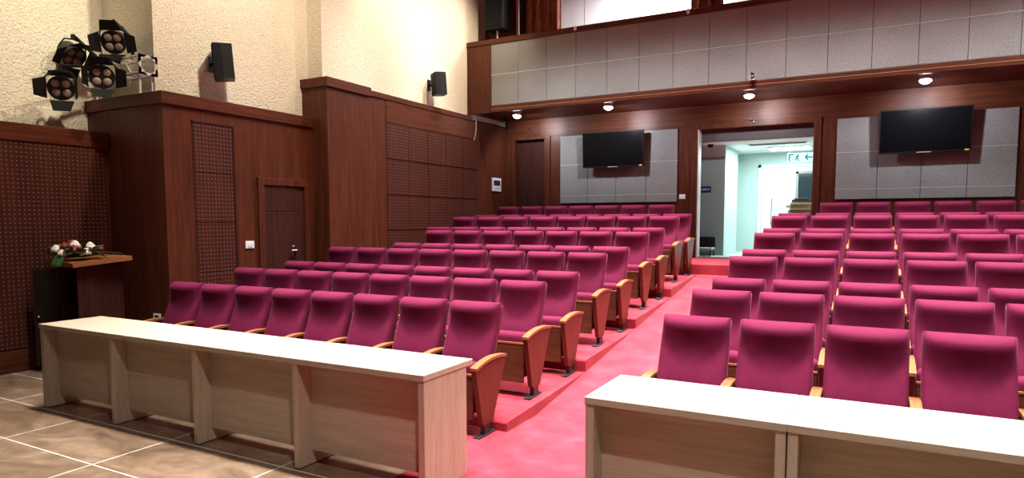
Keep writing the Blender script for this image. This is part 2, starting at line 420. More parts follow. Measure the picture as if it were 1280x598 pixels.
struct(MB().box(-4.99,RX,FB+.1,9.9,4.2,4.3).build('floor_balcony', M['carpet']), 'balcony floor')
# balcony rear
f = MB(); f.box(-4.0,RX,9.2,9.3,4.3,7.0)
wbk = struct(f.build('wall_balcony_rear', M['balc_wall']), 'bright white panelled wall behind the balcony')
f = MB()
for i in range(16): f.box(-3.4+i*.62,-3.39+i*.62,9.192,9.2,4.3,7.0)
f.build('seam', plain('pale_seam', (.5,.52,.54), .6), wbk)
struct(MB().box(-4.99,-4.26,7.6,7.7,4.3,7.0).build('trim_1', M['wood_v']), 'mahogany board behind the balcony loudspeaker')
struct(MB().box(-4.26,-3.95,7.75,7.85,4.3,7.0).build('gap_shade_board', M['dark_gap']), 'dark board standing in for the shaded gap beside the balcony curtain')  # near-black board, its colour stands in for shade in the gap
def curtain(x0, x1, y, label):
    b = MB()
    n = 64
    def fn(off):
        def g(u, v):
            w = .045*math.sin(u*(x1-x0)*34)+.02*math.sin(u*(x1-x0)*71+1)
            pull = .05*math.sin(v*3)*(u-.5)
            return (x0+(x1-x0)*u+pull, y+w+off, 4.31+v*2.6)
        return g
    g1 = b.grid(fn(0), n, 10); g2 = b.grid(fn(.012), n, 10)
    for j in range(10):
        for i in (0, n): b.bm.faces.new((g1[i][j], g1[i][j+1], g2[i][j+1], g2[i][j]))
    for i in range(n):
        for j in (0, 10): b.bm.faces.new((g1[i][j], g1[i+1][j], g2[i+1][j], g2[i][j]))
    return tag(b.build('curtain', M['curtain'], None, 60), label, 'curtain')
curtain(-4.02,-3.28,7.62,'red and brown patterned curtain on the balcony, next to the hanging loudspeaker')
curtain(-.62,-.10,7.4,'red-brown curtain on the balcony at the far right of the white wall')
# small white clips on the rail
for x, lab in ((-2.62,'small white clip on the balcony rail, nearer the balcony loudspeaker'), (-.55,'small white clip on the balcony rail, below the right-hand curtain')):
    b = MB(); b.box(x-.025,x+.025,FB-.068,FB-.05,5.19,5.26,.004); b.box(x-.025,x+.025,FB-.068,FB+.02,5.27,5.275)
    tag(b.build('rail_clip', M['white_pl']), lab, 'clip', 'white clips on the balcony rail')

# ------------------------------------------------------------------ corridor behind the central doorway
ZF = .977
hf = struct(MB().box(-3.2,4.2,BY+.2,14.2,.85,ZF).build('floor_corridor', M['hall_floor']), 'pale floor of the corridor')
struct(MB().box(-3.2,4.2,BY+.32,14.2,3.21,3.3).build('ceiling_corridor', M['hall_ceil']), 'white tiled corridor ceiling')
struct(MB().box(-3.2,4.2,BY+.2,BY+.32,3.22,3.6).build('trim_lintel', M['lintel']), 'grey lintel inside the doorway')
wg = struct(MB().box(-3.2,-.33,9.2,10.6,ZF,3.21).build('wall_corridor', M['hall_wall']), 'corridor wall corner')
MB().box(-3.2,-.33,9.19,9.2,ZF,2.98).build('shaded_face', M['hall_shaded'], wg)  # shade on this wall face is put into a darker grey-green colour
f = MB(); f.box(-.33,.02,11.3,11.42,ZF,3.21); f.box(.02,4.2,11.3,11.42,2.92,3.21); f.box(-3.2,-.33,11.3,11.42,ZF,3.21)
wh = struct(f.build('wall_corridor', M['hall_wall']), 'pale far corridor wall with an opening')
f = MB(); f.box(0.0,.07,11.27,11.44,ZF,2.95,.005); f.box(0,4.2,11.27,11.44,2.88,2.95,.005); f.build('opening_frame', M['white_wall'], wh)
f = MB(); f.box(.07,.30,11.5,11.55,ZF,2.88,.004); f.build('door_leaf', M['white_wall'], wh)
f = MB(); f.cyl((.27,11.49,1.6),(.27,11.49,2.2),.014,n=8); f.cyl((.27,11.5,1.65),(.27,11.48,1.65),.01,n=8); f.build('pull_handle', M['chrome'], wh, 40)
struct(MB().box(-3.2,4.2,13.1,13.2,ZF,3.21).build('wall_corridor', M['hall_wall']), 'rear wall of the far room')
struct(MB().box(4.2,4.3,BY+.2,14.2,.85,3.3).build('wall_corridor', M['hall_wall']), 'right end wall of the corridor')
struct(MB().box(-3.3,-3.2,BY+.2,14.2,.85,3.3).build('wall_corridor', M['hall_wall']), 'left end wall of the corridor')
w1 = struct(empty('window_1'), 'dark window in the far room')
f = MB(); f.box(.62,1.9,13.06,13.10,2.0,2.06); f.box(.62,1.9,13.06,13.1,2.84,2.9)
for x in (.62,1.12,1.84): f.box(x,x+.06,13.06,13.1,2.0,2.9)
f.build('window_frame', plain('grey_window_frame', (.16,.18,.18), .5), w1); MB().box(.64,1.88,13.08,13.095,2.02,2.88).build('pane', M['window_dark'], w1)
# corridor ceiling fittings
t = empty('ceiling_vent', (.62,9.35,3.21), 0, 'dark slotted air vent in the corridor ceiling', 'vent')
f = MB(); f.box(-.55,.55,-.12,.12,-.012,0,.003); f.build('frame', M['alu'], t)
f = MB()
for i in range(5): f.box(-.52,.52,-.10+i*.045,-.075+i*.045,-.016,-.011)
f.build('slot', M['black'], t)
t = empty('ceiling_light', (.75,10.35,3.21), 0, 'bright square light panel in the corridor ceiling', 'light')
f = MB(); f.box(-.42,.42,-.3,.3,-.02,0,.004); f.build('frame', M['white_pl'], t); MB().box(-.39,.39,-.27,.27,-.024,-.02).build('diffuser', M['tube'], t)
f = MB(); f.lathe([(.06,0),(.06,-.02),(.045,-.05),(.02,-.065)], 18, Matrix.Translation((-.58,8.95,3.21)))
tag(f.build('smoke_detector', M['black'], None, 40), 'small dark domed detector on the corridor ceiling at the left', 'detector')
# exit sign
t = empty('exit_sign', (1.04,9.55,2.93), 0, 'lit white exit sign with teal pictograms hanging in the corridor', 'sign')
f = MB(); f.box(-.25,.25,-.015,.015,-.09,.09,.005); f.build('sign_box', M['exit_bg'], t)
f = MB(); f.cyl((-.2,0,.09),(-.2,0,.27),.005,n=6); f.cyl((.2,0,.09),(.2,0,.27),.005,n=6); f.build('hanger', M['alu'], t)
f = MB(); y = -.019                               # door outline, running figure, arrow
def bar(x0, z0, x1, z1, w=.016):
    d = Vector((x1-x0,0,z1-z0)); L_ = d.length; a = math.atan2(z1-z0, x1-x0)
    f.box(-L_/2,L_/2,-.003,.003,-w/2,w/2,0,1,Matrix.Translation(((x0+x1)/2,y,(z0+z1)/2)) @ Matrix.Rotation(-a,4,'Y'))
bar(-.21,-.07,-.21,.06,.022); bar(-.22,.06,-.13,.06,.022); f.build('door_symbol', M['teal'], t); f = MB()
f.ball((-.055,y,.052),.017,1,(1,.2,1)); bar(-.06,.035,-.075,-.01,.026); bar(-.075,-.01,-.04,-.04,.018); bar(-.04,-.04,-.05,-.075,.016); bar(-.075,-.01,-.11,-.06,.018); bar(-.06,.03,-.02,.015,.014); bar(-.06,.03,-.1,.01,.014)
f.build('running_figure', M['teal'], t); f = MB()
bar(.08,0,.21,0,.024); bar(.08,0,.13,.055,.024); bar(.08,0,.13,-.055,.024); f.build('arrow', M['teal'], t)
# blue sign
t = empty('wall_sign', (-.70,9.19,2.33), 0, 'small navy blue plate with white lettering on the shaded grey corridor wall', 'sign')
MB().box(-.10,.10,-.012,0,-.065,.065,.003).build('plate', M['blue'], t)
f = MB()
for i, (a, h) in enumerate(((-.085,.03),(-.06,.022),(-.04,.03),(-.02,.022),(.0,.03),(.035,.022),(.055,.03))): f.box(a,a+.013,-.015,-.011,-h/2,h/2)
f.build('lettering', M['white_pl'], t)
# cardboard on a small table
t = empty('side_table', (1.05,10.1,ZF), 0, 'small white table under the flattened cardboard in the corridor', 'table')
MB().box(-.36,.36,-.28,.28,.74,.78,.006).build('table_top', M['white_wall'], t)
for sx in (-1,1):
    for sy in (-1,1): MB().box(sx*.32-.02,sx*.32+.02,sy*.24-.02,sy*.24+.02,0,.74,.003).build('leg', M['white_wall'], t)
zc = ZF+.78
names = ['lowest','second from bottom','third from bottom','fourth from bottom','fifth from bottom','topmost']
for i in range(6):
    h = .048
    o = MB(); w = .27+random.uniform(-.03,.04); dd = .22+random.uniform(-.02,.03)
    o.box(-w,w,-dd,dd,0,h*.42,.003,1); o.box(-w+.02,w-.01,-dd+.01,dd-.01,h*.48,h*.98,.003,1); o.box(-w,-w+.012,-dd,dd,.002,h*.9,.003,1)
    c = tag(o.build('cardboard_sheet', M['card']), 'flattened brown cardboard box in the corridor, %s of its pile' % names[i], 'cardboard', 'flattened cardboard boxes')
    c.location = (1.06+random.uniform(-.03,.03),10.08+random.uniform(-.02,.02),zc); c.rotation_euler = (0,0,random.uniform(-.12,.12)); zc += h+.002
o = MB(); o.box(-.24,.24,-.18,.18,0,.06,.006); o.box(-.2,.06,-.19,-.17,.06,.085,.004); 
c = tag(o.build('dark_carton', plain('dark_grey_carton', (.05,.05,.045), .7)), 'flat dark carton lying on top of the cardboard pile', 'carton'); c.location = (1.1,10.08,zc)
# black case and mat just inside the doorway
t = empty('black_chair', (-.60,8.95,ZF+.0125), 0, 'low black padded chair back seen just inside the doorway', 'chair')
f = MB(); f.box(-.2,.16,-.03,.03,.16,.38,.03,3); f.build('backrest', M['black'], t, 50)
f = MB(); f.box(-.2,.16,-.36,-.03,.12,.17,.02,3); f.build('seat', M['grey_cloth'], t, 50)
for sx in (-.17,.13):
    for sy in (-.33,-.01): MB().cyl((sx,sy,0),(sx,sy,.18),.012,n=8).build('leg', M['blackmetal'], t)
c = tag(MB().box(-.66,.1,8.42,9.1,ZF,ZF+.012,.004).build('door_mat', M['grey_cloth']), 'grey mat on the corridor floor inside the doorway', 'mat')

# ------------------------------------------------------------------ seats
def backrest_mesh():
    b = MB()
    W = .2375; z0, z1 = .40, 1.01
    def front(u, v):
        # u -1..1 across, v 0..1 up
        z = z0+(z1-z0)*v
        zl = min(z, .945)
        y = -.185+(zl-.45)*.40
        # headrest curves forward above an elliptical line
        zb = min(.86, .945-.27*math.sqrt(max(0, 1-(u/1.02)**2)))
        if zl > zb: y -= .11*math.sqrt(max(0, 1-u*u))*((zl-zb)/(.945-zb))**1.5
        # lumbar swell
        y -= .018*math.exp(-((z-.60)/.10)**2)*(1-u*u)
        # top roll
        if z > .945:
            t = min(1, (z-.945)/.065)
            y += (.034+.031*math.sqrt(max(0, 1-u*u)))*(1-math.sqrt(max(0, 1-t*t)))
        # side rounding
        e = max(0, abs(u)-.88)/.12
        y += .02*e*e
        return (u*W, y, z)
    nu, nv = 22, 26
    def vv(j): return (j/nv)
    g = b.grid(lambda a, c: front(-1+2*a, c), nu, nv)
    def back(u, v):
        z = z0+(z1-z0)*v
        y = -.185+(z-.45)*.36+.112
        if z > .955:
            t = min(1, (z-.955)/.055); y -= .045*(1-math.sqrt(max(0, 1-t*t)))
        e = max(0, abs(u)-.9)/.1
        return (u*W, y-.02*e*e, z)
    h = b.grid(lambda a, c: back(-1+2*a, c), nu, nv)
    for j in range(nv):
        for i in (0, nu): b.bm.faces.new((g[i][j], g[i][j+1], h[i][j+1], h[i][j]))
    for i in range(nu):
        for j in (0, nv): b.bm.faces.new((g[i][j], g[i+1][j], h[i+1][j], h[i][j]))
    return b
def arm_arc():
    pts = []
    for i in range(9):
        t = i/8; y = -.465+t*.475
        z = .565+.036*t+.030*math.sin(math.pi*t)
        pts.append((y, z))
    return pts
def side_panel(x, parent):
    arc = arm_arc()
    b = MB(); low = [(y, z-.022) for y, z in arc]
    b.prism(low+[(-.20,.10),(-.225,.085),(-.34,.085),(-.365,.10)], 'x', x-.022, x+.022)
    p = b.build('side_panel', M['wood_end'], parent)
    b = MB(); b.prism(arc+low[::-1], 'x', x-.031, x+.031); cap = b.build('armrest', M['wood_cap'], p)
    b = MB(); b.box(x-.022,x+.022,-.33,-.24,.01,.09,.004,1); b.box(x-.032,x+.032,-.43,-.17,0,.014,.004,1)
    for y in (-.40,-.20): b.cyl((x,y,.014),(x,y,.020),.009,n=8)
    b.build('foot', M['blackmetal'], p)
    return p
def make_seat(both, name='auditorium_seat'):
    root = empty(name)
    backrest_mesh().build('backrest', M['velvet'], root, 60)
    b = MB(); b.prism([(-.112,.38),(-.086,.38),(.121,.955),(.105,.96)], 'x', -.225, .225); b.build('back_shell', M['wood_pan'], root)
    # seat tipped up: wooden underside to the front, cushion behind it
    b = MB()
    W = .232
    b.prism([(-.390,.13),(-.376,.125),(-.364,.49),(-.382,.49)], 'x', -W, W)
    b.build('seat_pan', M['wood_pan'], root)
    b = MB(); b.prism([(-.386,.478),(-.362,.478),(-.362,.492),(-.386,.492)], 'x', -W-.002, W+.002); b.build('seat_edge_strip', M['wood_cap'], root)
    b = MB(); b.box(-W,W,-.366,-.225,.16,.575,.05,4)
    b.build('seat_cushion', M['velvet'], root, 60)
    side_panel(-.27, root)
    if both: side_panel(.288 if both == 'aisle' else .27, root)
    remember(root)
    return root
protos = {'plain': make_seat(None), 'aisle': make_seat('aisle'), 'end': make_seat('end')}
ORD = ['','first','second','third','fourth','fifth','sixth','seventh','eighth']
ROWN = ['front row','second row','third row','fourth row','fifth row','sixth row','seventh row','eighth row','ninth row','back row']
first_used = set()
def place(kind, x, y, z, label, group):
    if kind not in first_used: o = protos[kind]; first_used.add(kind)
    else: o = copy_tree(protos[kind])
    o.location = (x, y, z); tag(o, label, 'seat', group)
    return o
nL = [8,8,8,8,7,7,8,8,8,7]
nR = [6,6,6,6,6,7,7,7,7,7]
CL, CR = -.612, 1.243
for i in range(10):
    sl = 1 if i == 9 else 0                       # the back row stops one seat short of the doorway
    for k in range(nL[i]):
        n = 'end seat on the aisle' if k == 0 else ORD[k+1]+' from the aisle'
        if k == nL[i]-1: n = 'last one by the left wall'
        place('aisle' if k == 0 else 'plain', CL-(k+sl)*.54, rowY[i], rowZ[i],
              'magenta tip-up seat, %s, %s left of the aisle' % (n, ROWN[i]), 'left block, %s' % ROWN[i])
    for k in range(nR[i]):
        n = 'end seat on the aisle' if k == 0 else ORD[k+1]+' from the aisle'
        last = k == nR[i]-1
        place('end' if last else 'plain', CR+(k+sl)*.54, rowY[i], rowZ[i],
              'magenta tip-up seat, %s, %s right of the aisle' % (n, ROWN[i]), 'right block, %s' % ROWN[i])

# ------------------------------------------------------------------ front desks
def desk(x0, x1, y0, y1, bays, label, ends=(True, True)):
    t = empty('front_desk', ((x0+x1)/2,(y0+y1)/2,0), 0, label, 'desk', 'pale front desks')
    hx, hy = (x1-x0)/2, (y1-y0)/2
    MB().box(-hx,hx,-hy,hy,.73,.77,.003,1).build('tabletop', M['oak_x'], t)
    n = bays; th = .052
    step = (2*hx-th)/n
    for i in range(n+1):
        xa = -hx+i*step
        MB().box(xa+.003,xa+th-.003,-hy+.008,hy-.075,0,.73,.003,1).build('end_panel' if i in (0,n) else 'upright', M['oak_z'], t)
        if i < n: MB().box(xa+th-.002,xa+step+.002,-hy+.13,-hy+.15,  .10,.7295).build('modesty_panel', M['oak_x'], t)
    return t
desk(-4.285,-.005,-1.545,-.985,4,'long pale wooden desk in front of the left seats, with four front bays')
desk(1.025,2.019,-1.53,-.955,1,'pale wooden desk at the foot of the aisle, in front of the right seats')
desk(2.02,4.16,-1.53,-.955,2,'pale wooden desk joined to the right end of the aisle desk')

# ------------------------------------------------------------------ screens on the rear wall
def tv(x0, x1, z0, z1, label, sticker):
    t = empty('television', ((x0+x1)/2,BY-.034,(z0+z1)/2), 0, label, 'television', 'wall televisions')
    hx, hz = (x1-x0)/2, (z1-z0)/2
    T = Matrix.Translation((0,-.16,0)) @ Matrix.Rotation(R(3),4,'X')
    MB().box(-hx,hx,-.03,.03,-hz,hz,.006,2,T).build('casing', M['black'], t)
    MB().box(-hx+.018,hx-.018,-.033,-.03,-hz+.03,hz-.018,0,1,T).build('screen', M['screen'], t)
    MB().box(-.10,.10,-.034,-.028,-hz+.004,-hz+.014,0,1,T).build('logo_strip', M['alu'], t)
    MB().box(hx-.09,hx-.03,-.035,-.029,-hz+.008,-hz+.032,0,1,T).build('sticker', M[sticker], t)
    f = MB(); f.box(-.2,.2,-.012,0,-.18,.18,.003,1); f.box(-.06,.06,-.14,-.01,-.05,.05,.004,1); f.build('wall_bracket', M['blackmetal'], t)
tv(-2.97,-1.68,2.77,3.48,'black wall television left of the central doorway','yellow')
tv(2.37,3.66,2.80,3.515,'black wall television right of the central doorway','yellow')

# ------------------------------------------------------------------ loudspeakers
def wall_speaker(loc, rz, label, sc=1.0):
    # cabinet turned towards the seats
    t = empty('wall_loudspeaker', loc, rz, label, 'loudspeaker', 'wall loudspeakers')
    # local: wall at x=0, cabinet in +x
    T = Matrix.Translation((.24,0,0)) @ Matrix.Rotation(R(-38),4,'Z') @ Matrix.Rotation(R(4),4,'X') @ Matrix.Scale(sc,4)
    f = MB(); f.prism([(-.11,.10),(.11,.10),(.135,-.02),(.135,-.115),(-.135,-.115),(-.135,-.02)], 'z', -.20, .20, T); f.build('cabinet', M['black'], t)
    f = MB(); f.box(-.12,.12,-.125,-.114,-.185,.185,.004,1,T); f.build('grille', M['grille'], t)
    f = MB(); f.box(0,.012,-.05,.05,-.10,.10,.003,1); f.cyl((.01,0,0),(.16,0,0),.02,n=12); f.box(.13,.18,-.03,.03,-.04,.04,.005,1); f.build('bracket', M['blackmetal'], t)
wall_speaker((-5.415,1.24,3.755), 0, 'black loudspeaker on the cream wall above the side door', 1.1)
wall_speaker((-5.0,5.55,4.20), 0, 'black loudspeaker on the cream wall nearest the balcony')
t = empty('balcony_loudspeaker', (-4.52,7.28,4.3), 0, 'tall black loudspeaker on a pole at the left end of the balcony', 'loudspeaker')
f = MB(); f.box(-.21,.21,-.16,.18,1.24,2.1,.02,3); f.build('cabinet', M['black'], t, 40)
MB().box(-.19,.19,-.175,-.158,1.28,2.06,.006,1).build('grille', M['grille'], t)
f = MB(); f.cyl((0,0,0),(0,0,1.25),.018,n=12); f.cyl((0,0,0),(0,0,.02),.22,n=24); f.build('pole', M['alu'], t, 40)

# ------------------------------------------------------------------ small things on the walls
t = empty('wall_controller', (-4.85,7.77,2.47), 0, 'white square control panel with dark display on the left wall near the corner', 'control panel')
MB().box(0,.03,-.19,.19,-.145,.145,.008).build('case', M['white_pl'], t)
MB().box(.028,.034,-.14,.14,-.02,.09,.003,1).build('display', M['lcd'], t)
f = MB()
for i in range(3): f.cyl((.03,-.06+.06*i,-.085),(.037,-.06+.06*i,-.085),.014,n=10)
f.build('button', plain('grey_button', (.5,.52,.52), .5), t)
def switch(name, loc, ax, label, w=.065, h=.05):
    t = empty(name, loc, 0, label, 'switch' if 'switch' in name else 'socket')
    B = (lambda a,b_,c,d,e,g: MB().box(0+c,0+d,a,b_,e,g,.002,1)) if ax == 'x' else (lambda a,b_,c,d,e,g: MB().box(a,b_,-d,-c,e,g,.002,1))
    B(-w,w,0,.012,-h,h).build('plate', M['white_pl'], t)
    B(-w*.45,w*.45,.011,.018,-h*.55,h*.55).build('rocker' if 'switch' in name else 'outlet', M['white_pl'] if 'switch' in name else M['lcd'], t)
switch('light_switch', (-5.03,1.43,1.38), 'x', 'white switch plate on the mahogany wall left of the side door', .07, .05)
switch('light_switch', (-.96,8.3,2.16), 'y', 'white switch plate on the rear wall left of the central doorway', .06, .045)
switch('wall_socket', (-6.1,.25,.51), 'y', 'small socket low on the dark wall behind the lectern', .05, .05)
switch('wall_socket', (-5.28,.25,.53), 'y', 'small white socket on the dark wall beside the first front-row seat', .07, .045)
# sprinkler-like sensors above the doors
for x, z, lab in ((-4.30,3.70,'small metal hook above the rear corner door'), (.28,3.56,'small metal hook above the central doorway')):
    f = MB(); f.cyl((x,8.285,z),(x,8.25,z),.022,n=12); f.tube([(x,8.25,z),(x+.02,8.22,z-.01),(x+.05,8.2,z-.04),(x+.07,8.2,z-.07)],.008,6)
    tag(f.build('wall_hook', M['chrome'], None, 40), lab, 'hook')
f = MB(); f.tube([(-4.83,6.82,3.72),(-4.80,6.83,3.80),(-4.78,6.86,3.70),(-4.79,6.87,3.50),(-4.82,6.84,3.32)],.006,6)
tag(f.build('loose_cable', M['white_pl'], None, 60), 'thin pale cable dangling below the left end of the balcony', 'cable')
t = empty('dome_camera', (-4.60,7.75,ZS), 0, 'small dark dome camera under the balcony in the left corner', 'camera')
f = MB(); f.lathe([(.055,0),(.055,-.025)], 18); f.build('base', M['black'], t, 40)
f = MB(); f.lathe([(.045,-.025),(.043,-.045),(.03,-.065),(.008,-.073)], 18); f.build('dome', M['screen'], t, 60)
t = empty('projector_camera', (.52,FB-.03,3.975), 0, 'small round chrome camera on the lower edge of the balcony front', 'camera')
f = MB(); f.box(-.04,.04,-.08,.0,0,.012,.002,1); f.box(-.045,-.035,-.06,-.03,.01,.09,.002,1); f.box(.035,.045,-.06,-.03,.01,.09,.002,1); f.build('bracket', M['alu'], t)
f = MB(); f.ball((0,-.045,.10),.042,3); f.build('head', M['chrome'], t, 80); MB().cyl((0,-.075,.10),(0,-.09,.10),.022,n=16).build('lens', M['black'], t)
# downlights under the balcony
spots = [(-4.06,7.27,'under the balcony in the left corner'), (-2.09,7.2,'under the balcony before the left television'), (.41,7.25,'under the balcony before the central doorway'), (2.95,7.25,'under the balcony before the right television')]
for x, y, lab in spots:
    t = empty('downlight', (x,y,ZS), 0, 'bright swivel downlight '+lab, 'downlight', 'downlights under the balcony')
    f = MB(); f.lathe([(.05,-.001),(.085,-.001),(.085,-.008),(.07,-.016),(.05,-.016),(.05,-.001)], 24); f.build('trim_ring', M['alu'], t, 40)
    T = Matrix.Translation((0,0,-.03)) @ Matrix.Rotation(R(-12),4,'X')
    f = MB(); f.lathe([(.062,.02),(.082,0),(.09,-.03),(.088,-.05),(.080,-.05),(.080,-.04)], 24, T); f.build('eyeball', M['white_pl'], t, 40)
    f = MB(); f.lathe([(.079,-.045),(.074,-.065),(.05,-.082),(.02,-.088),(.002,-.089)], 24, T); f.build('lens', M['lens'], t, 60)

# ------------------------------------------------------------------ stage lights and truss
t = empty('lighting_truss', (-5.95,.355,3.22), 0, 'short silver box truss lying on the wall ledge', 'truss')
f = MB(); s = .10; x0, x1 = -.50, .53; zc = .35
for dy in (-s,s):
    for dz in (-s,s): f.cyl((x0,dy*.0+dy,zc+dz),(x1,dy,zc+dz),.016,n=10)
f.build('chord', M['alu'], t, 40)
f = MB(); n = 6
for i in range(n):
    a = x0+(x1-x0)*i/n; c = x0+(x1-x0)*(i+1)/n; e = 1 if i % 2 else -1
    for dy in (-s,s): f.cyl((a,dy,zc-s*e),(c,dy,zc+s*e),.008,n=6)
    for dz in (-s,s): f.cyl((a,-s*e,zc+dz),(c,s*e,zc+dz),.008,n=6)
f.build('diagonal_brace', M['alu'], t, 40)
for xe in (x0,x1):
    f = MB(); q = .118
    f.box(xe-.006,xe+.006,-q,q,zc+q-.03,zc+q); f.box(xe-.006,xe+.006,-q,q,zc-q,zc-q+.03); f.box(xe-.006,xe+.006,-q,-q+.03,zc-q,zc+q); f.box(xe-.006,xe+.006,q-.03,q,zc-q,zc+q)
    for e1 in (-1,1):
        for e2 in (-1,1): f.prism([(e1*q,zc+e2*q),(e1*q*.15,zc+e2*q),(e1*q,zc+e2*q*.15)], 'x', xe-.006, xe+.006)
    f.build('end_plate', M['alu'], t)
for xa in (-.42,.47):
    f = MB(); f.box(xa-.02,xa+.02,-.1,.1,0,.012); f.box(xa-.014,xa+.014,-.09,-.065,0,zc-s); f.box(xa-.014,xa+.014,.065,.09,0,zc-s); f.build('stand_leg', M['alu'], t)
def par(loc, rx, rz, label, doors=(35,35,35,35), arm=None):
    t = empty('stage_light', loc, rz, label, 'stage light', 'black stage lights above the wall ledge')
    T = Matrix.Rotation(R(rx),4,'X') @ Matrix.Scale(1.03,4)           # lens looks along -y
    def TT(m): return T @ m
    f = MB(); Rm = T @ Matrix.Rotation(R(90),4,'X')
    f.lathe([(.05,-.20),(.10,-.17),(.128,-.04),(.135,0),(.135,.03),(.122,.03),(.122,.012),(.005,.012)], 28, Rm); f.build('housing', M['blackmetal'], t, 40)
    for dx in (-.052,.052):
        for dz in (-.052,.052):
            f = MB(); f.lathe([(.044,.012),(.042,.022),(.025,.030),(.003,.032)], 18, Rm @ Matrix.Translation((dx,dz,0))); f.build('lens', M['amber_lens'], t, 60)
    for i, a in enumerate(doors):
        f = MB(); f.prism([(-.12,0),(.12,0),(.085,.125),(-.085,.125)], 'z', -.003, .003, T @ Matrix.Rotation(R(90*i),4,'Y') @ Matrix.Translation((0,-.03,.137)) @ Matrix.Rotation(R(180-a),4,'X') ); f.build('barn_door', M['black'], t)
    f = MB(); f.tube([(-.15,0,0),(-.155,.0,.12),(-.10,.0,.19),(0,.0,.205),(.10,.0,.19),(.155,.0,.12),(.15,0,0)],.010,6); f.cyl((0,0,.2),(0,0,.26),.02,n=10); f.build('yoke', M['black'], t, 50)
    if arm:
        f = MB(); f.tube([Vector(p)-Vector(loc) for p in arm],.02,8); o = f.build('clamp_bar', M['black'], t, 50); o.matrix_parent_inverse = Matrix.Rotation(-rz,4,'Z')
    return t
par((-6.07,-.30,3.25), 14, R(52), 'black four-lamp stage light with open flaps, lowest and furthest left above the ledge', (28,18,60,80), [(-6.07,-.30,3.51),(-6.12,-.05,3.56),(-6.2,.24,3.56)])
par((-5.80,.02,3.41), 8, R(55), 'black four-lamp stage light facing forward in front of the silver truss', (40,65,45,22), [(-5.80,.02,3.67),(-5.80,.24,3.62)])
par((-6.30,-.02,3.70), 40, R(95), 'black stage light turned sideways with long flaps, above the leftmost one', (50,25,60,70), [(-6.30,-.02,3.96),(-6.25,.28,3.70)])
par((-5.83,.20,3.86), 22, R(38), 'black stage light raised highest above the silver truss', (70,75,25,45), [(-5.83,.20,4.12),(-5.66,.34,3.90),(-5.70,.34,3.67)])

# ------------------------------------------------------------------ lectern and flowers
lz = 0.0
lect = empty('lectern', (-5.56,-.36,0), R(-6), 'dark wooden lectern with sloping tan top and an open cabinet door', 'lectern')
T = Matrix.Translation((0,0,1.245)) @ Matrix.Rotation(R(5.5),4,'X')
f = MB(); f.prism([(-.36,-.30),(.30,-.30),(.36,.30),(-.30,.30)], 'z', -.025, .025, T); 
f.build('top', M['lect_top'], lect)
f = MB(); f.box(.22,.245,-.24,.24,0,1.20); f.build('side_panel', M['lect_body'], lect)
f = MB(); f.box(-.245,-.22,-.24,.24,0,1.20); f.build('side_panel', M['lect_body'], lect)
f = MB(); f.box(-.22,.22,.215,.24,0,1.22); f.build('front_panel', M['lect_body'], lect)
f = MB(); f.box(-.22,.22,-.2,.215,.72,.74); f.build('shelf', M['lect_body'], lect)
f = MB(); f.box(-.22,.22,-.22,.215,.05,.07); f.build('shelf', M['lect_body'], lect)
Td = Matrix.Translation((-.235,-.25,0)) @ Matrix.Rotation(R(-115),4,'Z')
f = MB(); f.box(0,.23,-.012,.012,.06,1.16,.003,1,Td); dr = f.build('door', M['glass_dark'], lect)
f = MB(); f.ball((0,0,0),.014,2,(1,1,1)); 
for v in f.bm.verts: v.co = Td @ (v.co+Vector((.19,.022,.62)))
f.build('door_knob', M['chrome'], dr, 60)
f = MB(); f.box(0,.012,-.014,.014,.06,1.16,0,1,Td); f.box(.218,.23,-.014,.014,.06,1.16,0,1,Td); f.box(0,.23,-.014,.014,1.145,1.16,0,1,Td); f.build('door_edge', M['lect_body'], dr)
# bouquet
bq = empty('flower_arrangement', (-5.60,-.47,1.285), R(15), 'low bouquet of cream and dark red roses lying on the lectern', 'flowers')
bq.scale = (1.25,1.15,1.2)
def rose(c, r, mat):
    f = MB(); c = Vector(c)
    f.ball(c, r*.55, 2)
    for layer, (n, rad, tilt) in enumerate(((5,.45,.35),(6,.75,.8),(7,1.0,1.15))):
        for i in range(n):
            a = 2*math.pi*(i+.5*layer)/n
            Mx = Matrix.Rotation(a,4,'Z') @ Matrix.Rotation(tilt,4,'Y')
            f.ball(c+Vector((math.cos(a)*r*rad*.55, math.sin(a)*r*rad*.55, -r*.1*layer)), r*.55, 1, (.95,.85,.28), Mx)
    return f.build('rose', mat, bq, 80)
def leaf(p, d, ln, w, mat):
    f = MB(); p = Vector(p); d = Vector(d).normalized(); s = d.cross(Vector((0,0,1))).normalized(); up = s.cross(d)
    pts = [(0,0),(.25,.8),(.55,1),(.8,.6),(1,0)]
    A = [p+d*ln*t+s*w*k-up*ln*.25*t*t for t, k in pts]; Bp = [p+d*ln*t-s*w*k-up*ln*.25*t*t for t, k in pts[1:-1]]
    vs = A+Bp[::-1]
    top = [f.bm.verts.new(v+up*.003) for v in vs]; bot = [f.bm.verts.new(v-up*.001) for v in vs]
    f.bm.faces.new(top); f.bm.faces.new(bot[::-1])
    for i in range(len(vs)): f.bm.faces.new((top[i], top[(i+1)%len(vs)], bot[(i+1)%len(vs)], bot[i]))
    return f.build('leaf', mat, bq)
for c, r, m in (((.0,-.02,.13),.062,'petal_w'),((-.13,-.10,.09),.062,'petal_w'),((-.02,-.15,.055),.05,'petal_w'),((.12,.04,.11),.055,'petal_w'),((.17,-.07,.065),.055,'petal_w'),((.06,.09,.12),.05,'petal_w'),((-.20,-.04,.085),.045,'petal_w'),
                ((-.09,.03,.135),.062,'petal_r'),((.07,-.10,.09),.065,'petal_r'),((-.17,.06,.10),.05,'petal_r'),((.14,.12,.09),.045,'petal_r'),((-.06,-.08,.12),.05,'petal_r')):
    rose(c, r, M[m])
